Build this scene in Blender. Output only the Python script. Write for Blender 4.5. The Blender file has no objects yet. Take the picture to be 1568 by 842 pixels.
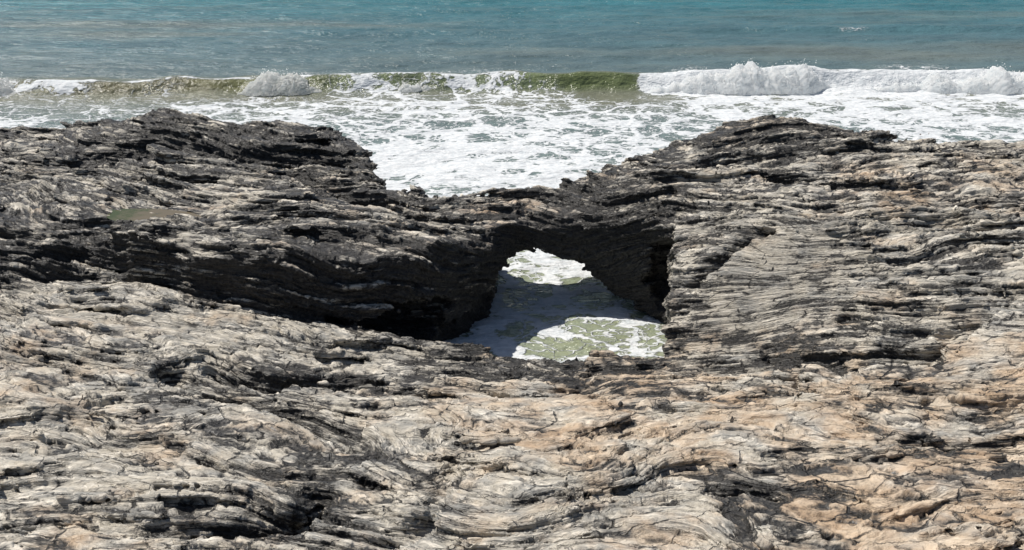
import bpy, math, time, gc
import numpy as np
T0=time.time()
f32=np.float32
rng=np.random.default_rng(7)
# ---------------------------------------------------------------- camera model (used for layout of control points)
CZ=12.0; PITCH=math.radians(22); FP=1568*35/36
cp,sp=math.cos(PITCH),math.sin(PITCH)
def P(px,py,z):
    dx=(px-784)/FP; dy=(421-py)/FP
    dz=-sp+cp*dy; t=(CZ-z)/(-dz)
    return (t*dx, t*(cp+sp*dy))
# ---------------------------------------------------------------- noise
TN=64
TAB=(rng.random(TN**3).astype(f32)*2-1)
def vn(x,y,z,lin=False):
    x=np.asarray(x,f32);y=np.asarray(y,f32);z=np.asarray(z,f32)
    sh=x.shape; x=x.ravel();y=y.ravel();z=z.ravel()
    out=np.empty(x.shape,f32); C=200000
    for s in range(0,len(x),C):
        a=x[s:s+C];b=y[s:s+C];c=z[s:s+C]
        ai=np.floor(a);bi=np.floor(b);ci=np.floor(c)
        fa=a-ai;fb=b-bi;fc=c-ci
        ai=ai.astype(np.int32)&63;bi=bi.astype(np.int32)&63;ci=ci.astype(np.int32)&63
        a1=(ai+1)&63;b1=(bi+1)&63;c1=(ci+1)&63
        if not lin:
            fa=fa*fa*(3-2*fa);fb=fb*fb*(3-2*fb);fc=fc*fc*(3-2*fc)
        A0=ai*4096;A1=a1*4096;B0=bi*64;B1=b1*64
        t=A0+B0; u=TAB[t+ci]; v00=u+(TAB[t+c1]-u)*fc
        t=A0+B1; u=TAB[t+ci]; v01=u+(TAB[t+c1]-u)*fc
        t=A1+B0; u=TAB[t+ci]; v10=u+(TAB[t+c1]-u)*fc
        t=A1+B1; u=TAB[t+ci]; v11=u+(TAB[t+c1]-u)*fc
        v00=v00+(v01-v00)*fb; v10=v10+(v11-v10)*fb
        out[s:s+C]=v00+(v10-v00)*fa
    return out.reshape(sh)
def cell(x,y,z):
    # piecewise constant random value: joint-bounded rock plates
    a=np.floor(x).astype(np.int32)&63;c=np.floor(z).astype(np.int32)&63; b=np.floor(y+TAB[c*64+a]*.5).astype(np.int32)&63
    return TAB[a*4096+b*64+c]
def fbm(x,y,z,o=3,g=.5):
    r=0;a=1.;tot=0
    for k in range(o):
        r=r+a*vn(x+17.3*k,y-9.1*k,z+5.7*k); tot+=a; a*=g
        x,y,z=(x*.8-y*.6)*2.03,(x*.6+y*.8)*.9*2.03+z*.3,(z-.2*x)*2.03
    return r/tot
def ss(a,b,x):
    t=np.clip((x-a)/(b-a),0,1); return t*t*(3-2*t)
# ---------------------------------------------------------------- RBF
class RBF:
    def __init__(s,pts,c=1.0,reg=0.02):
        s.p=np.array([q[:2] for q in pts],float); v=np.array([q[2] for q in pts],float)
        s.m=v.mean(); s.c=c
        D=np.sqrt(((s.p[:,None]-s.p[None])**2).sum(-1)+c*c)
        n=len(v); A=np.zeros((n+1,n+1)); A[:n,:n]=D-reg*np.eye(n)*1.0; A[:n,n]=1;A[n,:n]=1
        s.w=np.linalg.solve(A,np.append(v-s.m,0))
    def __call__(s,X,Y):
        X=np.asarray(X,float);Y=np.asarray(Y,float)
        r=np.full(X.shape,s.m+s.w[-1])
        for (a,b),w in zip(s.p,s.w[:-1]): r+=w*np.sqrt((X-a)**2+(Y-b)**2+s.c**2)
        return r
def idw(pts,X,Y,p=1.5,eps=.3):
    n=np.zeros(X.shape,f32);d=np.zeros(X.shape,f32); X=X.astype(f32);Y=Y.astype(f32)
    for a,b,v in pts:
        w=1/((X-f32(a))**2+(Y-f32(b))**2+f32(eps))**f32(p); n+=w*f32(v);d+=w
    return n/d
EDGE=[(-400,190,3.3),(0,190,3.3),(60,196,3.2),(165,184,3.4),(240,165,4.05),(300,167,4.15),(380,179,3.85),(450,186,3.6),(520,190,3.5),(545,206,3.4),(590,280,3.05),(650,289,3.25),(720,287,3.25),(800,280,3.3),(860,267,3.4),(920,257,3.4),(935,245,3.45),(1050,217,3.5),(1112,207,3.6),(1122,187,4.2),(1170,177,4.5),(1250,188,4.4),(1380,205,4.2),(1568,212,4.2),(2000,218,4.2)]
UIN=[(0,250,3.2),(0,320,3.3),(0,385,3.3),(-400,300,3.3),(-400,400,3.3),(150,240,3.1),(300,240,3.2),(430,240,3.2),(520,240,3.1),(500,285,3.1),(200,330,3.2),(200,372,3.3),(400,330,3.3),(400,368,3.4),(580,330,3.1),(580,350,3.1),(620,310,3.1),(700,340,2.85),(800,330,2.75),(800,305,3.0),(860,320,2.9),(860,290,3.2),(960,275,3.7),(1050,270,3.8),(1000,250,3.5),(1150,240,3.9),(1300,240,4.0),(1500,270,4.1),(1080,330,3.6)]
SH=[(1180,340,3.8),(1300,300,4.0),(1400,380,3.6),(1568,350,3.9),(1568,450,3.5),(2000,400,4.0)]
LIN=[(1180,356,3.7),(1100,400,3.1),(1070,440,2.6),(1060,500,1.9),(1040,540,1.3),(1150,540,1.7),(1180,450,2.7),(1300,450,3.1),(1300,540,2.4),(1450,520,2.9),(1568,560,3.1),(1000,565,1.2),
(690,550,1.4),(780,547,1.3),(850,547,1.25),(930,560,1.15),(600,535,1.5),(-400,450,2.7),(0,445,2.6),(200,428,2.5),(400,470,2.1),(500,500,1.8),(580,525,1.5),
(100,500,2.7),(300,520,2.4),(0,600,3.0),(300,600,2.7),(600,600,2.1),(850,600,2.0),(1100,600,2.2),(1350,600,2.8),(1568,650,3.2),(0,700,3.3),(400,700,3.0),(800,700,2.9),(1200,700,3.0),(1568,750,3.4),
(0,842,3.7),(400,842,3.6),(800,842,3.5),(1200,842,3.5),(1568,842,3.7),(-400,842,3.9),(2000,842,4),(-400,600,3.1),(2000,600,3.6),(0,1200,4.3),(800,1200,4.2),(1568,1200,4.3)]
def W(l): return [P(*q)+(q[2],) for q in l]
hU=RBF(W(EDGE+UIN+SH)); hL=RBF(W(LIN+SH))
edge=sorted(W(EDGE)); EX=np.array([e[0] for e in edge]); EY=np.array([e[1] for e in edge])
SC=np.array([(-30,22.4,22.9),(-12.5,22.3,22.9),(-9.6,23.2,23.8),(-6.2,22.4,23.0),(-3.3,22.3,23.7),(-1.5,24.4,25.3),(.3,27.0,27.6),(2.2,27.0,27.6),(4,26.4,27.2),(5,24.6,26.8),(6.2,22.5,26),(30,22,26)])
def hit(px,py,S):
    z=3.0
    for _ in range(25):
        x,y=P(px,py,z); z=.5*z+.5*float(S(x,y))
    return P(px,py,z)
# ---------------------------------------------------------------- base height field on LOD grid
NI,NJ=480,460
YMIN,YMAX=7.5,42.0; DZ=.072
R=math.log(YMAX/YMIN)/(NJ-1)
Yj=YMIN*np.exp(R*np.arange(NJ)); ui=np.linspace(-1,1,NI)
hw=lambda y:.6*y+4
X=(ui[None,:]*hw(Yj)[:,None]); Y=np.repeat(Yj[:,None],NI,1)
wx=fbm(X*.5,Y*.5,X*0+3,3)*.5; wy=fbm(X*.5,Y*.5,X*0+23,3)*.5
XW=X+wx;YW=Y+wy
h0=np.interp(XW,SC[:,0],SC[:,1]); h1=np.interp(XW,SC[:,0],SC[:,2])
s=ss(0,1,(YW-h0)/(h1-h0))
H=hL(X,Y)*(1-s)+hU(X,Y)*s
def seg(X,Y,pl):
    D=np.full(X.shape,1e9)
    for (a,b),(c,d) in zip(pl[:-1],pl[1:]):
        vx,vy=c-a,d-b; t=np.clip(((X-a)*vx+(Y-b)*vy)/(vx*vx+vy*vy+1e-9),0,1)
        D=np.minimum(D,np.hypot(X-a-t*vx,Y-b-t*vy))
    return D
G=[(hL,.42,.28,[(270,570),(370,600),(450,640),(540,668)]),(hL,.5,.22,[(495,740),(440,790),(330,800),(230,815)]),(hL,.35,.22,[(350,560),(420,580),(540,575)]),
(hL,.5,.25,[(-60,432),(60,424),(150,418)]),(hL,.25,.25,[(690,565),(780,580),(900,572)]),(hL,.45,.14,[(1095,750),(1140,742),(1185,748)]),(hL,.3,.18,[(1470,690),(1568,690)]),
(hU,.4,.25,[(1110,250),(1250,275),(1420,295)]),(hL,.35,.16,[(1180,350),(1110,395),(1060,430)]),(hL,.35,.2,[(1290,480),(1350,510),(1440,505),(1480,470)]),(hL,.4,.2,[(1180,545),(1300,560),(1420,545)]),
(hU,.6,.45,[(130,245),(230,220),(330,232),(520,245)]),(hU,.4,.35,[(440,255),(560,300),(680,330)]),(hL,.2,.2,[(0,680),(120,670),(210,700)]),(hL,.2,.18,[(540,840),(640,790),(700,700)]),(hL,.25,.12,[(1400,550),(1470,510),(1500,465)])]
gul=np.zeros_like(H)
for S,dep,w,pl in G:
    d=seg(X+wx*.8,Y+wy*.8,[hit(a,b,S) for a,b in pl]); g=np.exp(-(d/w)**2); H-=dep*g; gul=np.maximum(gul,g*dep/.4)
slope=np.gradient(EY,EX); 
ye=np.interp(X,EX,EY)+wy*.4; sl=np.interp(X,EX,slope)
e=(Y-ye)/np.sqrt(1+sl**2)
H-=2.6*np.log1p(np.exp(np.clip(e*7,-30,30)))/7
# tide pools
calm=np.zeros_like(H); POOLS=[]
for (px,py,rx,ry,seed) in [(195,334,1.35,.62,1),(250,368,.6,.38,2)]:
    cx,cy=hit(px,py,hU); zp=float(hU(cx,cy))-.02
    r=np.hypot((X-cx)/rx,(Y-cy)/ry)*(1+.6*fbm(X*1.5,Y*2.2,X*0+seed*7,3))
    m=1-ss(1.0,2.0,r); H=np.where(r<2,np.maximum(H,zp+.06*ss(2.0,1.5,r)+(H-zp-.05)*ss(1.5,2,r)*(H<zp+.05)),H)
    H=H*(1-m)+(zp-.12+.24*np.clip(r-.5,0,1))*m
    calm=np.maximum(calm,1-ss(.6,1.3,r)); POOLS.append((cx,cy,zp,rx,ry))
amp=np.ones_like(H)
for px,py,S,r,a in [(1190,430,hL,1.8,.93),(1110,500,hL,.8,.7),(1500,520,hL,1.2,.6),(1000,590,hL,1.2,.5),(830,620,hL,1.0,.6),(130,730,hL,.9,.6),(480,640,hL,.6,.5),(250,500,hL,1.0,.4),(700,790,hL,.8,.4)]:
    cx,cy=hit(px,py,S); amp*=1-a*np.exp(-(((X-cx)/r)**2+((Y-cy)/r)**2))
amp*=1-.93*calm
amp*=.85+.15*ss(17,23,Y)
back=ss(19,24,Y+0*X)
# ---------------------------------------------------------------- volume
Z=np.arange(-.6,5.2,DZ).astype(f32); NK=len(Z)
gy,gx=np.gradient(H); gx/=np.gradient(X,axis=1); gy/=np.gradient(Y,axis=0)
nrm=1/np.sqrt(1+np.clip(gx**2+gy**2,0,9))
F=np.empty((NJ,NI,NK),f32)
def carve(x,y,z):
    wob=.25*fbm(x*.9,y*.9,z*.9,2)
    zc=np.interp(x,[-4,-1.5,-.7,-.2,.4,.9,1.5,2,2.7,3.4,4.2,5],[.5,.9,1.15,1.5,1.74,1.76,1.52,1.24,.77,.3,-.1,-.5])+.25*np.clip(y-27.3,0,5)
    y0=np.interp(x,SC[:,0],SC[:,1])
    zc=zc+6*np.clip((y0+.15-y)/.7,0,1)+wob*.3
    xl=np.interp(y,[21,24.7,25.7,26.8,31,34,40],[-2.4,-1.95,-1.2,-.65,-.5,-2,-4])
    xr=np.interp(y,[21,24,26.2,27.3,31,34,40],[3.5,4.35,4.4,4.2,4.3,6,9])
    yr=np.interp(x,[-2,0,2,3.4,4.5],[22.0,21.6,21.5,21.2,22])
    D=np.maximum(np.maximum(z-zc,xl-x),np.maximum(x-xr,yr-y))
    q=np.sqrt(((x+2.9)/2.0)**2+((y-23.5)/1.4)**2+((z-1.15)/.62)**2); D=np.minimum(D,(q-1)*.8)
    q=np.sqrt(((x-4.4)/.9)**2+((y-25.4)/1.5)**2+((z-1.5)/1.1)**2); D=np.minimum(D,(q-1)*.8)
    return -(D+wob*.5)
def bedc(x,y,z):
    return .42*(y-.013*x*x)+.85*z+.05*x+.72*fbm(x*.23,y*.28,z*.3+9,2)+.17*vn(x*.75,y*.8,z*.9+40)
def saw(b,T,x,y,k):
    t=b/T+.7*vn(b/T*.35,x*.3,y*.3+k); fr=t-np.floor(t)
    return np.where(fr<.9,fr/.9,(1-fr)/.1)-.5
def disp(x,y,z,a,bk):
    b=bedc(x,y,z)
    m=.5+.5*vn(x*.35,y*.5,z*.5+77)
    d=.20*fbm(x*.4,y*.6,z*.6,3)
    d=d+(.12+.12*bk)*saw(b,.55,x,y,3)*np.clip(m*1.9-.45,0,1.3)
    d=d+(.10)*saw(b,.21,x,y,31)*np.clip(1.2-m*1.6,0,1.3)
    xr,yr=x*.85-y*.5,x*.5+y*.85
    d=d+.12*vn(xr*.55,yr*1.1,b*2.8,True)+.08*vn(x*.95+y*.7,y*2.0-x*.4,b*5.5+13,True)
    d=d+.085*cell(xr*.45+.3*b,yr*.6,b*2.5)+.06*cell(x*.85+y*.6,y*1.0-x*.3,b*5.5+7)
    return -d*a
ic=np.where((np.abs(X[NJ//2:]).min(0)<8))[0]; i0,i1=ic[0],ic[-1]+1
for j in range(NJ):
    Fj=(Z[None,:]-H[j][:,None].astype(f32))*nrm[j][:,None].astype(f32)
    if 20<Yj[j]<42:
        x=np.repeat(X[j,i0:i1][:,None],NK,1).astype(f32); y=np.full_like(x,Yj[j]); z=np.repeat(Z[None,:],i1-i0,0)
        Fj[i0:i1]=np.maximum(Fj[i0:i1],carve(x,y,z))
    i,k=np.where(np.abs(Fj)<.52)
    xx=X[j,i].astype(f32)
    Fj[i,k]+=disp(xx,np.full_like(xx,Yj[j]),Z[k],amp[j,i].astype(f32),back[j,i].astype(f32)).astype(f32)
    F[j]=Fj
# ---------------------------------------------------------------- surface nets
N=F<0
cnt=np.zeros((NJ-1,NI-1,NK-1),np.int8)
for a in (0,1):
    for b in (0,1):
        for c in (0,1): cnt+=N[a:NJ-1+a,b:NI-1+b,c:NK-1+c]
act=(cnt>0)&(cnt<8); del cnt
cj,ci,ck=[q.astype(np.int32) for q in np.where(act)]; nv=len(cj); print('cells',nv)
vid=np.full(act.shape,-1,np.int32); vid[cj,ci,ck]=np.arange(nv)
acc=np.zeros((nv,3),f32);num=np.zeros(nv,f32)
cor=[(a,b,c) for a in (0,1) for b in (0,1) for c in (0,1)]
val={q:F[cj+q[0],ci+q[1],ck+q[2]] for q in cor}
del F
for q in cor:
    for ax in range(3):
        if q[ax]==0:
            r=list(q); r[ax]=1; r=tuple(r)
            A,B=val[q],val[r]; m=(A<0)!=(B<0); t=np.where(m,A/np.where(m,A-B,1),0)
            for d in range(3): acc[:,d]+=np.where(m,(q[d] if d!=ax else t),0)
            num+=m
acc/=num[:,None]; del val,A,B,m,t
fj=cj+acc[:,0];fi=ci+acc[:,1];fk=ck+acc[:,2]
vy=YMIN*np.exp(R*fj); vx=(fi/(NI-1)*2-1)*hw(vy); vz=Z[0]+fk*DZ
V=np.stack([vx,vy,vz],1).astype(f32)
del acc,fj,fi,fk,vx,vy,vz,cj,ci,ck
Q=[]; ash=act.shape
for ax,(u,v) in enumerate([(1,2),(0,2),(0,1)]):
    sl0=[slice(None)]*3;sl1=[slice(None)]*3;sl0[ax]=slice(0,-1);sl1[ax]=slice(1,None)
    n0=N[tuple(sl0)];n1=N[tuple(sl1)]
    e=np.array(np.where(n0!=n1),dtype=np.int32); neg=n0[tuple(e)]
    ok=(e[u]>0)&(e[v]>0)&(e[u]<ash[u])&(e[v]<ash[v]); e=e[:,ok];neg=neg[ok]
    def g(du,dv):
        c=e.copy();c[u]-=du;c[v]-=dv; return vid[tuple(c)]
    q=np.stack([g(1,1),g(0,1),g(0,0),g(1,0)],1)
    okq=(q>=0).all(1); q=q[okq]; neg=neg[okq]
    nn=np.cross(V[q[:,2]]-V[q[:,0]],V[q[:,3]]-V[q[:,1]])
    wa=[1,0,2][ax]; want=np.where(neg,1,-1)
    fl=(nn[:,wa]*want)<0; q[fl]=q[fl][:,::-1]; Q.append(q)
Q=np.concatenate(Q); del N,act,vid,nn,q,e,n0,n1; gc.collect()
print('nets',len(Q),time.time()-T0)
def mkmesh(name,V,Q,smooth=True):
    me=bpy.data.meshes.new(name)
    me.vertices.add(len(V)); me.vertices.foreach_set('co',np.ascontiguousarray(V,dtype=f32).ravel())
    me.loops.add(len(Q)*4); me.loops.foreach_set('vertex_index',np.ascontiguousarray(Q,dtype=np.int32).ravel())
    me.polygons.add(len(Q)); me.polygons.foreach_set('loop_start',np.arange(0,len(Q)*4,4,dtype=np.int32))
    me.update(calc_edges=True)
    me.polygons.foreach_set('use_smooth',np.full(len(Q),smooth)); me.update()
    return me
def mkobj(name,me,mat=None):
    o=bpy.data.objects.new(name,me); bpy.context.scene.collection.objects.link(o)
    if mat: me.materials.append(mat)
    return o
tme=mkmesh('tmp',V,Q); tmp=mkobj('tmp',tme); md=tmp.modifiers.new('s','SUBSURF'); md.levels=1; md.render_levels=1
dg=bpy.context.evaluated_depsgraph_get(); ev=tmp.evaluated_get(dg); m2=bpy.data.meshes.new_from_object(ev)
n=len(m2.vertices); V=np.empty(n*3,f32); m2.vertices.foreach_get('co',V); V=V.reshape(-1,3)
NRM=np.empty(n*3,f32); m2.vertex_normals.foreach_get('vector',NRM); NRM=NRM.reshape(-1,3)
nl=len(m2.loops); Q=np.empty(nl,np.int32); m2.loops.foreach_get('vertex_index',Q); Q=Q.reshape(-1,4)
bpy.data.objects.remove(tmp); bpy.data.meshes.remove(m2); bpy.data.meshes.remove(tme); bpy.context.view_layer.update(); gc.collect()
print('subd',n,time.time()-T0)
# fine displacement, evaluated in chunks
TONE=[(hU,0,260,.4),(hU,200,200,.1),(hU,300,260,.42),(hU,330,300,.58),(hU,450,210,.1),(hU,520,290,.12),(hU,100,370,.12),(hU,400,350,.08),(hU,620,340,.46),(hU,540,320,.28),(hU,700,310,.4),(hU,800,300,.4),(hU,900,290,.08),(hU,1000,260,.25),(hU,1180,200,.12),(hU,1300,240,.5),(hU,1500,240,.52),(hU,1150,270,.46),(hU,1300,300,.52),(hU,1450,330,.56),(hU,480,370,.0),
(hL,100,470,1.05),(hL,300,500,1.1),(hL,480,530,.95),(hL,200,560,.75),(hL,420,575,.3),(hL,330,640,.52),(hL,50,620,1.),(hL,150,740,1.05),(hL,480,700,.65),(hL,420,780,.4),(hL,100,820,.75),(hL,650,640,1.),(hL,700,560,.12),(hL,850,565,.12),(hL,830,620,1.05),(hL,700,800,1.1),(hL,950,780,1.1),(hL,1000,650,1.05),(hL,1200,650,1.05),(hL,1200,720,.62),(hL,1150,760,.25),(hL,1350,800,.9),(hL,1500,800,.85),(hL,1500,700,.6),(hL,1500,600,.85),(hL,1200,560,.65),(hL,1190,430,.85),(hL,1100,500,.62),(hL,1300,420,.68),(hL,1500,500,1.05),(hL,1450,420,.58),(hL,1000,565,.2),(hL,1300,540,.68)]
tp=[hit(a,b,S)+(v,) for S,a,b,v in TONE]
WARM=[(hU,200,250,.1),(hU,700,320,.45),(hU,1300,260,.4),(hU,1500,300,.6),(hL,100,480,.2),(hL,350,520,.25),(hL,50,650,.35),(hL,300,700,.42),(hL,700,640,.58),(hL,1050,640,.85),(hL,600,800,.5),(hL,1000,780,.62),(hL,1350,780,1.1),(hL,1550,760,1.15),(hL,1550,620,.65),(hL,1200,430,.45),(hL,1450,450,.4),(hL,1200,700,.7)]
wp=[hit(a,b,S)+(v,) for S,a,b,v in WARM]
TG=idw(tp,X,Y,1.6,.15); WG=idw(wp,X,Y,1.3,.5)
bed=np.empty(n,f32);tn=np.empty(n,f32);wm=np.empty(n,f32);cav=np.empty(n,f32)
for s0 in range(0,n,200000):
    sl_=slice(s0,s0+200000); x,y,z=V[sl_].T.copy(); nz_=NRM[sl_,2]
    gj=np.clip(np.log(y/YMIN)/R,0,NJ-1).astype(np.int32); gi=np.clip((x/hw(y)+1)/2*(NI-1),0,NI-1).astype(np.int32)
    A=amp[gj,gi].astype(f32); bd=bedc(x,y,z).astype(f32); bed[sl_]=bd
    m=.5+.5*vn(x*.6,y*.6,z*.6+50)
    xr,yr=x*.85-y*.5,x*.5+y*.85
    f1=vn(xr*1.2,yr*2.6,bd*15,True); f2=vn(xr*5,yr*7,z*7,True); f3=vn(x*2.2+y,y*4.5-x*.4,bd*34+5,True)
    cA=cell(xr*1.1+.4*f2,yr*1.8,bd*11+.3*f2); cB=cell(x*2.3+y*1.2+.3*f3,y*4-x*.6,bd*24+.3*f3)
    r2=np.clip(1-np.abs(vn(xr*2.2,yr*3.2,z*3.2))*4,0,1)
    d=.046*f1+.020*f2+.026*f3+.066*saw(bd,.105,x,y,61)*m+.018*saw(bd,.045,x,y,9)-.04*r2*m+.042*cA+.028*cB
    d*=(.15+.85*A)*np.where(A<.1,A*5,1)
    cav[sl_]=np.clip(.5+f1*.3+f3*.3+f2*.12+cA*.25+cB*.2-r2*.45*m+.25*saw(bd,.21,x,y,31),0,1)
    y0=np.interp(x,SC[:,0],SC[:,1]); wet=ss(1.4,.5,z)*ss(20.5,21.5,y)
    face_shade=ss(-.6,.1,y-y0)*ss(3.2,1.6,y-y0)*ss(.9,.5,nz_)*ss(6.0,4.7,x)  # shade on the steep scarp and arch faces, painted into the rock tone
    tn[sl_]=TG[gj,gi]-gul[gj,gi]*.4-wet*.5-face_shade*.7+.24*fbm(x*.45,y*.6,z*.5+60,2)
    wm[sl_]=WG[gj,gi]+.3*vn(x*.4,y*.4,z+3)
    V[sl_]+=NRM[sl_]*d[:,None].astype(f32)
del NRM
print('fine',time.time()-T0)
# ---------------------------------------------------------------- node helpers
class NT:
    def __init__(s,name):
        s.m=bpy.data.materials.new(name); s.m.use_nodes=True; s.t=s.m.node_tree; s.n=s.t.nodes; s.l=s.t.links
        s.b=s.n['Principled BSDF']
    def new(s,t,**k):
        q=s.n.new(t)
        for a,v in k.items(): setattr(q,a,v)
        return q
    def put(s,sock,v):
        if isinstance(v,bpy.types.NodeSocket): s.l.new(v,sock)
        else: sock.default_value=v
    def math(s,op,a,b=0.,c=None,clamp=False):
        q=s.new('ShaderNodeMath',operation=op,use_clamp=clamp); s.put(q.inputs[0],a); s.put(q.inputs[1],b)
        if c is not None: s.put(q.inputs[2],c)
        return q.outputs[0]
    def attr(s,n,o='Fac'): return s.new('ShaderNodeAttribute',attribute_name=n).outputs[o]
    def comb(s,x,y,z):
        q=s.new('ShaderNodeCombineXYZ'); s.put(q.inputs[0],x);s.put(q.inputs[1],y);s.put(q.inputs[2],z); return q.outputs[0]
    def noise(s,v,sc,det=4,rough=.55,dist=0):
        q=s.new('ShaderNodeTexNoise'); s.put(q.inputs['Vector'],v); q.inputs['Scale'].default_value=sc;q.inputs['Detail'].default_value=det;q.inputs['Roughness'].default_value=rough;q.inputs['Distortion'].default_value=dist
        return q
    def vor(s,v,feat='F1',sc=1.):
        q=s.new('ShaderNodeTexVoronoi',feature=feat); s.put(q.inputs['Vector'],v); q.inputs['Scale'].default_value=sc; return q
    def mix(s,f,a,b,mode='MIX'):
        q=s.new('ShaderNodeMix',data_type='RGBA',blend_type=mode); s.put(q.inputs[0],f); s.put(q.inputs[6],a); s.put(q.inputs[7],b); return q.outputs[2]
    def rng(s,v,a,b,c=0.,d=1.,smooth=True):
        q=s.new('ShaderNodeMapRange'); q.interpolation_type='SMOOTHSTEP' if smooth else 'LINEAR'
        s.put(q.inputs[0],v);s.put(q.inputs[1],a);s.put(q.inputs[2],b);s.put(q.inputs[3],c);s.put(q.inputs[4],d); return q.outputs[0]
def c(r,g,b): return (r,g,b,1)
# rock material
k=NT('layered_rock')
geo=k.new('ShaderNodeNewGeometry'); pos=geo.outputs['Position']; sx=k.new('ShaderNodeSeparateXYZ'); k.l.new(pos,sx.inputs[0])
px_,py_,pz_=sx.outputs
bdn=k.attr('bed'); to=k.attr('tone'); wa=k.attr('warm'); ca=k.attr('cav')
def bv(a,b,cc,add=None):
    bb=bdn if add is None else k.math('ADD',bdn,add)
    return k.comb(k.math('MULTIPLY',px_,a),k.math('MULTIPLY',py_,b),k.math('MULTIPLY',bb,cc))
st=k.noise(bv(.6,1.2,9.),1.0,5,.65,.0).outputs['Fac']
st2=k.noise(bv(1.6,2.8,45.),1.0,3,.7).outputs['Fac']
iso=k.noise(pos,1.3,5,.62).outputs['Fac']
isf=k.noise(pos,14,4,.72).outputs['Fac']
pert=k.math('MULTIPLY',k.math('SUBTRACT',isf,.5),.05)
va=k.vor(bv(2.4,4.4,27.,pert))
sa=k.new('ShaderNodeSeparateColor'); k.l.new(va.outputs['Color'],sa.inputs[0])
ckd=k.vor(bv(1.0,1.6,7.,pert),'DISTANCE_TO_EDGE').outputs['Distance']
crack=k.rng(ckd,.006,.03,1.,0.)
lightc=k.mix(k.rng(iso,.38,.62),c(.35,.34,.31),c(.56,.51,.42))
lightc=k.mix(k.rng(st2,.5,.62),lightc,c(.74,.685,.585))
wcol=k.mix(k.rng(st,.4,.62),c(.44,.285,.16),c(.69,.535,.375))
wf=k.math('MULTIPLY',k.rng(k.math('ADD',wa,k.math('MULTIPLY',k.math('SUBTRACT',k.noise(pos,.9,4,.6).outputs['Fac'],.5),2.4)),.35,1.1),.75)
lightc=k.mix(wf,lightc,wcol)
darkc=k.mix(k.rng(isf,.35,.7),c(.020,.0195,.0195),c(.085,.078,.068))
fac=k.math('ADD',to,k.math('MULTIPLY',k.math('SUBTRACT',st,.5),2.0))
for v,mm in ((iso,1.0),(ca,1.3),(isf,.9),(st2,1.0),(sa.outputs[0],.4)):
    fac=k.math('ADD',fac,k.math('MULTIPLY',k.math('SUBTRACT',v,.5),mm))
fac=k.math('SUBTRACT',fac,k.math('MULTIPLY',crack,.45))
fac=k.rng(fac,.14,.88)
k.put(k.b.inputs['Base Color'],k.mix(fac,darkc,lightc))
k.put(k.b.inputs['Roughness'],k.rng(fac,0,1,.42,.8))
hh=k.math('ADD',k.math('MULTIPLY',st2,.75),k.math('MULTIPLY',isf,.45))
hh=k.math('ADD',hh,k.math('MULTIPLY',sa.outputs[0],.5))
hh=k.math('SUBTRACT',hh,k.math('MULTIPLY',va.outputs['Distance'],.3))
hh=k.math('SUBTRACT',hh,k.math('MULTIPLY',crack,.5))
bp=k.new('ShaderNodeBump'); bp.inputs['Strength'].default_value=1.; bp.inputs['Distance'].default_value=.09; k.put(bp.inputs['Height'],hh); k.put(k.b.inputs['Normal'],bp.outputs[0])
rock=k.m
fcx=V[Q[:,0]]; y0f=np.interp(fcx[:,0],SC[:,0],SC[:,1])
arch=(fcx[:,0]>-1.2)&(fcx[:,0]<4.4)&(fcx[:,1]>y0f-.3)&(fcx[:,2]>.1); del fcx,y0f
def part(name,sel):
    q=Q[sel]; mk=np.zeros(len(V),bool); mk[q.ravel()]=True; u=np.where(mk)[0]; inv=np.zeros(len(V),np.int32); inv[u]=np.arange(len(u)); inv=inv[q]
    me=mkmesh(name,V[u],inv)
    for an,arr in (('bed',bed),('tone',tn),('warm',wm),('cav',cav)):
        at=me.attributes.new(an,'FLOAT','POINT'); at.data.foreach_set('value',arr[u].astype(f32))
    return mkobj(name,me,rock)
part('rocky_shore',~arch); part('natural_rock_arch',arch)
del V,Q,bed,tn,wm,cav,arch; gc.collect()
print('rock',time.time()-T0)
# ---------------------------------------------------------------- sea
NR,NC=800,420
ys=np.concatenate([np.geomspace(19,140,700,endpoint=False),np.geomspace(140,6000,NR-700)])
SX=np.linspace(-1,1,NC)[None,:]*(ys*.72+10)[:,None]; SY=np.repeat(ys[:,None],NC,1)
yc=60+.6*np.sin(SX*.06)+.5*fbm(SX*.12,SX*0,SX*0+4,2)
ch=np.interp(SX,[-60,-30,-15,-5,3,8,14,30,60],[.5,.55,.65,.85,.85,.8,1.0,.95,1.0])*(1+.2*vn(SX*.35,SX*0,SX*0+8))
u=SY-yc
prof=np.where(u<0,np.exp(-(u/.7)**2),np.exp(-(u/2.2)**2))
SZ=ch*prof-.12*np.exp(-((u+2.2)/1.5)**2)
far=ss(190,90,SY)
SZ+=.2*far*fbm(SX*.12,SY*.45,SX*0,3)*ss(62,70,SY)+.10*far*fbm(SX*.5,SY*1.1,SX*0+8,3)+.04*far*vn(SX*1.2,SY*2.2,SX*0)
u2=SY-(83+1.0*np.sin(SX*.07)); SZ+=.3*ss(5,25,SX)*np.where(u2<0,np.exp(-(u2/.9)**2),np.exp(-(u2/3)**2))
SZ*=ss(19,40,SY)*.7+.3
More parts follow.
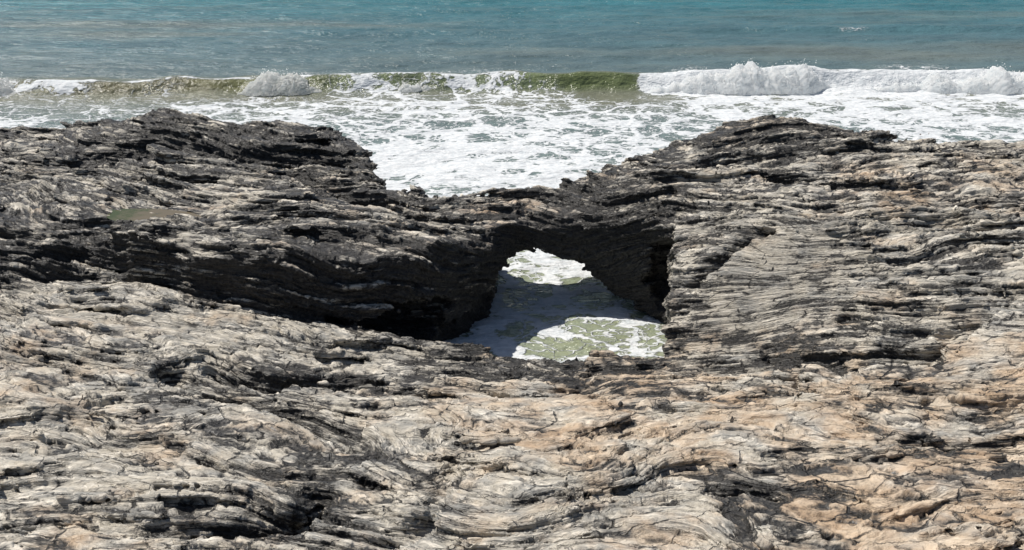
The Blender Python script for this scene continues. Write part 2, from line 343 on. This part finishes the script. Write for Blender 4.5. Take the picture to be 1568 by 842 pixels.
foam=[(0,170,.45),(150,175,.5),(60,150,.35),(250,150,.35),(300,168,.6),(400,160,.62),(470,140,.2),(560,140,.75),(480,175,.7),(650,165,.8),(760,150,.6),(850,150,.6),(930,140,.1),(880,130,.0),(1000,150,.3),(960,170,.6),(1060,160,.75),(1150,165,.8),(1300,165,.78),(1500,165,.72),(1500,195,.7),(700,230,.95),(620,200,.85),(800,260,.95),(900,200,.88),(1050,190,.72),(600,260,.95),(200,128,.08),(330,135,.08),(600,130,.3),(1100,150,1.),(1250,150,1.),(1450,148,1.),
(0,95,0),(300,95,0),(600,95,0),(900,95,0),(1200,95,0),(1568,95,.1),(0,60,0),(500,60,0),(1000,60,0),(1350,47,.2),(1568,60,0),(0,20,0),(800,20,0),(1568,20,0),(830,470,.68),(850,410,.58),(950,500,.68),(720,520,.85),(900,540,.5),(890,440,.42),(780,480,.72),(780,400,.7)]
fp=[P(a,b,0)+(v,) for a,b,v in foam]
FO=idw(fp,SX,SY,2.0,.3)
FO=np.where(SY>64,FO*ss(80,64,SY),FO)
FO=np.maximum(FO,.4*np.exp(-((u2+.3)/.8)**2)*ss(.2,.8,vn(SX*.25,SX*0,SX*0+5))*ss(5,20,SX))
FO=FO+.25*ss(57,50,SY)*ss(20,34,SY)*vn(SX*.35,SY*.35,SX*0+2)
FO=np.clip(FO,0,1)
lip=vn(SX*1.3,SX*0,SX*0)
cre=np.exp(-((u-.08)/.17)**2)
cm=np.interp(SX,[-60,-31,-29,-28,-22,-20,-12,-8,0,1,3,7,8,50],[1,1,.5,1,1,.75,1,.95,.9,.5,0,.2,1,1])
FO=np.maximum(FO,cre*cm*(.9+.6*lip))
FO=np.maximum(FO,1.0*ss(-24,-27,SX)*ss(-33,-28,SX)*ss(-1.3,-.6,u)*ss(.4,.1,u))
FO=np.maximum(FO,1.5*ss(7.2,8.2,SX)*ss(-2.6,-1.6,u+.5*vn(SX*.8,SX*0,SX*0+3))*ss(.6,.1,u)*(1-.7*np.exp(-((SX-20.3)/.7)**2)))
def lerpc(yv,keys):
    yk=[q[0] for q in keys]; return np.stack([np.interp(yv,yk,[q[1][i] for q in keys]) for i in range(3)],-1)
yy=SY+3*fbm(SX*.06,SY*.25,SX*0+6,3)
CO=lerpc(yy,[(19,(.30,.32,.19)),(31,(.28,.31,.19)),(36,(.15,.20,.18)),(50,(.14,.19,.18)),(57,(.20,.20,.14)),(61,(.14,.16,.12)),(63,(.12,.165,.165)),(70,(.105,.165,.175)),(85,(.075,.16,.18)),(105,(.045,.18,.205)),(200,(.025,.14,.19)),(6000,(.01,.09,.16))])
br=ss(.0,.5,fbm(SX*.035,SY*.16,SX*0+31,3))*ss(64,70,SY)*ss(104,84,SY)
CO=CO*(1-.5*br[...,None])+np.array([.19,.19,.15])*.5*br[...,None]
CO=CO*(1+.25*fbm(SX*.18,SY*.6,SX*0+3,3)*ss(60,66,SY))[...,None]
gf=(ss(-1.5,-.6,u)*ss(.25,-.1,u))[...,None]
gcol=np.stack([np.interp(SX,[-20,-8],[.13,.135]),np.interp(SX,[-20,-8],[.12,.165]),np.interp(SX,[-20,-8],[.055,.07])],-1)
CO=CO*(1-gf)+gcol*gf*(1+.3*vn(SX*.8,SY*.3,SX*0))[...,None]
SV=np.stack([SX,SY,SZ],-1).reshape(-1,3)
ii=np.arange(NR*NC).reshape(NR,NC); SQ=np.stack([ii[:-1,:-1],ii[:-1,1:],ii[1:,1:],ii[1:,:-1]],-1).reshape(-1,4)
me=mkmesh('sea',SV,SQ)
at=me.attributes.new('foam','FLOAT','POINT'); at.data.foreach_set('value',FO.ravel().astype(f32))
at=me.attributes.new('wcol','FLOAT_COLOR','POINT'); at.data.foreach_set('color',np.concatenate([CO.reshape(-1,3),np.ones((NR*NC,1))],1).astype(f32).ravel())
k=NT('sea_water')
geo=k.new('ShaderNodeNewGeometry'); pos=geo.outputs['Position']; sx=k.new('ShaderNodeSeparateXYZ'); k.l.new(pos,sx.inputs[0])
flat=k.comb(k.math('MULTIPLY',sx.outputs[0],.8),k.math('MULTIPLY',sx.outputs[1],1.0),0.)
wn=k.noise(flat,.5,4,.6); wv=k.new('ShaderNodeVectorMath',operation='SUBTRACT'); k.l.new(wn.outputs['Color'],wv.inputs[0]); wv.inputs[1].default_value=(.5,.5,.5)
w2=k.new('ShaderNodeVectorMath',operation='SCALE'); k.l.new(wv.outputs[0],w2.inputs[0]); w2.inputs[3].default_value=3.4
w3=k.new('ShaderNodeVectorMath',operation='ADD'); k.l.new(w2.outputs[0],w3.inputs[0]); k.l.new(flat,w3.inputs[1])
fa=k.attr('foam')
e1=k.vor(w3.outputs[0],'DISTANCE_TO_EDGE',.6).outputs['Distance']; e2=k.vor(w3.outputs[0],'DISTANCE_TO_EDGE',1.7).outputs['Distance']
fn=k.noise(flat,4,5,.7).outputs['Fac']; fn2=k.noise(flat,.5,4,.6).outputs['Fac']
dens=k.math('ADD',fa,k.math('MULTIPLY',k.math('SUBTRACT',fn2,.5),k.math('MULTIPLY',k.math('MINIMUM',fa,1.),1.8)))
dens=k.math('MAXIMUM',dens,0.)
nz=k.math('MULTIPLY',k.math('SUBTRACT',fn,.5),.18)
w=k.math('MULTIPLY',k.math('POWER',dens,2.2),.2)
def line(e,wt):
    return k.rng(k.math('SUBTRACT',k.math('ADD',k.math('MULTIPLY',w,wt),nz),e),-.03,.03)
F1=k.math('MAXIMUM',line(e1,1.3),k.math('MULTIPLY',line(e2,.75),.9))
F1=k.math('MULTIPLY',F1,k.rng(dens,.12,.4))
F1=k.math('MAXIMUM',F1,k.rng(k.math('ADD',dens,k.math('MULTIPLY',k.math('SUBTRACT',fn,.5),.8)),1.1,1.3))
cw=k.attr('wcol','Color')
cw=k.mix(k.math('MULTIPLY',k.math('MINIMUM',dens,1.),k.math('MULTIPLY',.4,k.rng(fn,.3,.6))),cw,c(.33,.39,.38))
foamc=k.mix(k.rng(fn,.3,.7),c(.56,.60,.62),c(.80,.81,.81))
k.put(k.b.inputs['Base Color'],k.mix(F1,cw,foamc))
k.put(k.b.inputs['Roughness'],k.rng(F1,0,1,.18,.9)); k.b.inputs['IOR'].default_value=1.33
rv=k.comb(k.math('MULTIPLY',sx.outputs[0],.5),sx.outputs[1],0.)
rp=k.noise(rv,1.1,5,.62).outputs['Fac']; rp2=k.noise(rv,.3,2,.5).outputs['Fac']
hb=k.math('ADD',k.math('ADD',rp,k.math('MULTIPLY',rp2,1.6)),k.math('MULTIPLY',F1,.12))
bp=k.new('ShaderNodeBump'); bp.inputs['Strength'].default_value=.9; bp.inputs['Distance'].default_value=.55; k.put(bp.inputs['Height'],hb); k.put(k.b.inputs['Normal'],bp.outputs[0])
mkobj('sea',me,k.m)
del SV,SQ,SX,SY,SZ,CO,FO; gc.collect()
# ---------------------------------------------------------------- breaking foam rolls
k=NT('white_foam'); geo=k.new('ShaderNodeNewGeometry'); q=k.noise(geo.outputs['Position'],2.5,5,.7).outputs['Fac']
fc=k.mix(k.rng(q,.35,.6),c(.86,.89,.90),c(.96,.96,.95))
k.put(k.b.inputs['Base Color'],fc); k.b.inputs['Roughness'].default_value=.95; k.b.inputs['Specular IOR Level'].default_value=.05
bp=k.new('ShaderNodeBump'); bp.inputs['Distance'].default_value=.12; bp.inputs['Strength'].default_value=.5; k.put(bp.inputs['Height'],q); k.put(k.b.inputs['Normal'],bp.outputs[0])
tr=k.new('ShaderNodeBsdfTranslucent'); k.put(tr.inputs[0],fc); k.put(tr.inputs['Normal'],bp.outputs[0])
mx=k.new('ShaderNodeMixShader'); mx.inputs[0].default_value=.65; k.l.new(k.b.outputs[0],mx.inputs[1]); k.l.new(tr.outputs[0],mx.inputs[2]); k.l.new(mx.outputs[0],k.n['Material Output'].inputs[0])
foamm=k.m
def roll(x0,x1,ht,seed,wd=1.3):
    L=x1-x0; nu=int(L*20); nvv=64
    uu=np.linspace(0,1,nu)[:,None]; th=np.linspace(-.15,math.pi+.1,nvv)[None,:]
    x=x0+L*uu+0*th
    env=ss(0,1,np.minimum(uu*L/min(4.5,L*.4),(1-uu)*L/min(2.5,L*.3)))
    env=env*(.82+.34*vn(x*.35,x*0,x*0+seed)+.24*vn(x*1.1,x*0,x*0+seed)+.14*vn(x*3,x*0,x*0+seed))
    ycx=60+.6*np.sin(x*.06)+.5*fbm(x*.12,x*0,x*0+4,2)
    yy=ycx-.75-np.cos(th)*wd*(.35+.65*env)+.25*vn(x*.7,x*0,x*0+seed+9); zz=np.sin(np.clip(th,0,math.pi))**.8*ht*env
    b=1-np.abs(vn(x*1.3,yy*1.3+seed,zz*1.5)); b2=1-np.abs(vn(x*3,yy*3,zz*3.2+seed)); b3=1-np.abs(vn(x*6.5,yy*6.5,zz*6.5+seed)); b4=vn(x*13,yy*13,zz*13)
    dd=(b-.5)*.24+(b2-.5)*.2+(b3-.5)*.14+b4*.07
    dd=dd*np.clip(env*1.5,0.1,1)
    yy=yy-np.cos(th)*dd; zz=zz+np.clip(np.sin(th),.05,1)*dd; x=x+.15*vn(x*3,yy*3,zz*3+9)
    VV=np.stack([x,yy,zz-.1],-1).reshape(-1,3); ii=np.arange(nu*nvv).reshape(nu,nvv)
    QQ=np.stack([ii[:-1,:-1],ii[:-1,1:],ii[1:,1:],ii[1:,:-1]],-1).reshape(-1,4)
    nd=int(L*60); a=rng.random(nd); ix=(a*(nu-1)).astype(int); jt=(nvv*(.25+.5*rng.random(nd))).astype(int)
    base=VV[ix*nvv+jt]; sz=.015+.035*rng.random(nd)**2; off=np.stack([rng.normal(0,.12,nd),rng.normal(0,.15,nd),np.abs(rng.normal(0,.18,nd))],1)
    cen=base+off; o4=np.array([(1,0,-.6),(-.6,.9,-.5),(-.5,-.9,-.4),(0,0,1)])
    DV=(cen[:,None,:]+sz[:,None,None]*o4[None]).reshape(-1,3); bs=len(VV)+4*np.arange(nd)[:,None]
    DQ=bs+np.array([0,1,2,3])
    mkobj('breaking_wave',mkmesh('breaking_wave',np.concatenate([VV,DV]),np.concatenate([QQ,DQ])),foamm)
roll(7.2,20.0,1.55,3); roll(20.5,48,1.2,11); roll(-16.8,-10.6,.82,23,1.1); roll(-48,-28.6,.8,41); roll(-7.2,-4.4,.85,57,.6)
# ---------------------------------------------------------------- tide pools
for i,(cx,cy,zp,rx,ry) in enumerate(POOLS):
    k=NT('pool_water'); geo=k.new('ShaderNodeNewGeometry'); pp=geo.outputs['Position']; q=k.noise(pp,2.6,5,.65).outputs['Fac']
    sx=k.new('ShaderNodeSeparateXYZ'); k.l.new(pp,sx.inputs[0])
    gr=k.math('ADD',k.math('SUBTRACT',sx.outputs[0],cx+.1),k.math('MULTIPLY',k.math('SUBTRACT',q,.5),3.))
    c1,c2=[(c(.06,.072,.010),c(.16,.125,.07)),(c(.13,.13,.12),c(.2,.19,.17))][i]
    k.put(k.b.inputs['Base Color'],k.mix(k.rng(gr,-.6,.6),c1,c2)); k.b.inputs['Roughness'].default_value=.06; k.b.inputs['IOR'].default_value=1.33
    nr,na=10,64; vv=[];qq=[]
    for a in range(nr+1):
        for b in range(na):
            an=b/na*2*math.pi; r=(a/nr)*1.5+.001; vv.append((cx+rx*r*math.cos(an),cy+ry*r*math.sin(an),zp-.012))
    for a in range(nr):
        for b in range(na):
            qq.append((a*na+b,(a+1)*na+b,(a+1)*na+(b+1)%na,a*na+(b+1)%na))
    mkobj('tide_pool',mkmesh('tide_pool',np.array(vv),np.array(qq)),k.m)
# ---------------------------------------------------------------- light, world, camera
EL,AZ=math.radians(60),math.radians(-62)   # azimuth from +Y toward +X
from mathutils import Vector
sd=Vector((math.sin(AZ)*math.cos(EL),math.cos(AZ)*math.cos(EL),math.sin(EL)))
L=bpy.data.lights.new('sun','SUN'); L.energy=4.6; L.angle=math.radians(.5); L.color=(1,.95,.88)
lo=bpy.data.objects.new('sun',L); lo.rotation_euler=sd.to_track_quat('Z','Y').to_euler(); bpy.context.scene.collection.objects.link(lo)
wd=bpy.data.worlds.new('World'); bpy.context.scene.world=wd; wd.use_nodes=True
st=wd.node_tree.nodes.new('ShaderNodeTexSky'); st.sky_type='NISHITA'; st.sun_disc=False; st.sun_elevation=EL; st.sun_rotation=AZ
wd.node_tree.links.new(st.outputs[0],wd.node_tree.nodes['Background'].inputs[0]); wd.node_tree.nodes['Background'].inputs[1].default_value=.07
cam=bpy.data.cameras.new('camera'); co=bpy.data.objects.new('camera',cam); bpy.context.scene.collection.objects.link(co)
co.location=(0,0,CZ); co.rotation_euler=(math.radians(90)-PITCH,0,0); cam.lens=35; cam.sensor_width=36; cam.clip_end=10000
sc=bpy.context.scene; sc.camera=co; sc.view_settings.view_transform='Standard'; sc.view_settings.look='None'; sc.view_settings.exposure=0
print('done',time.time()-T0)
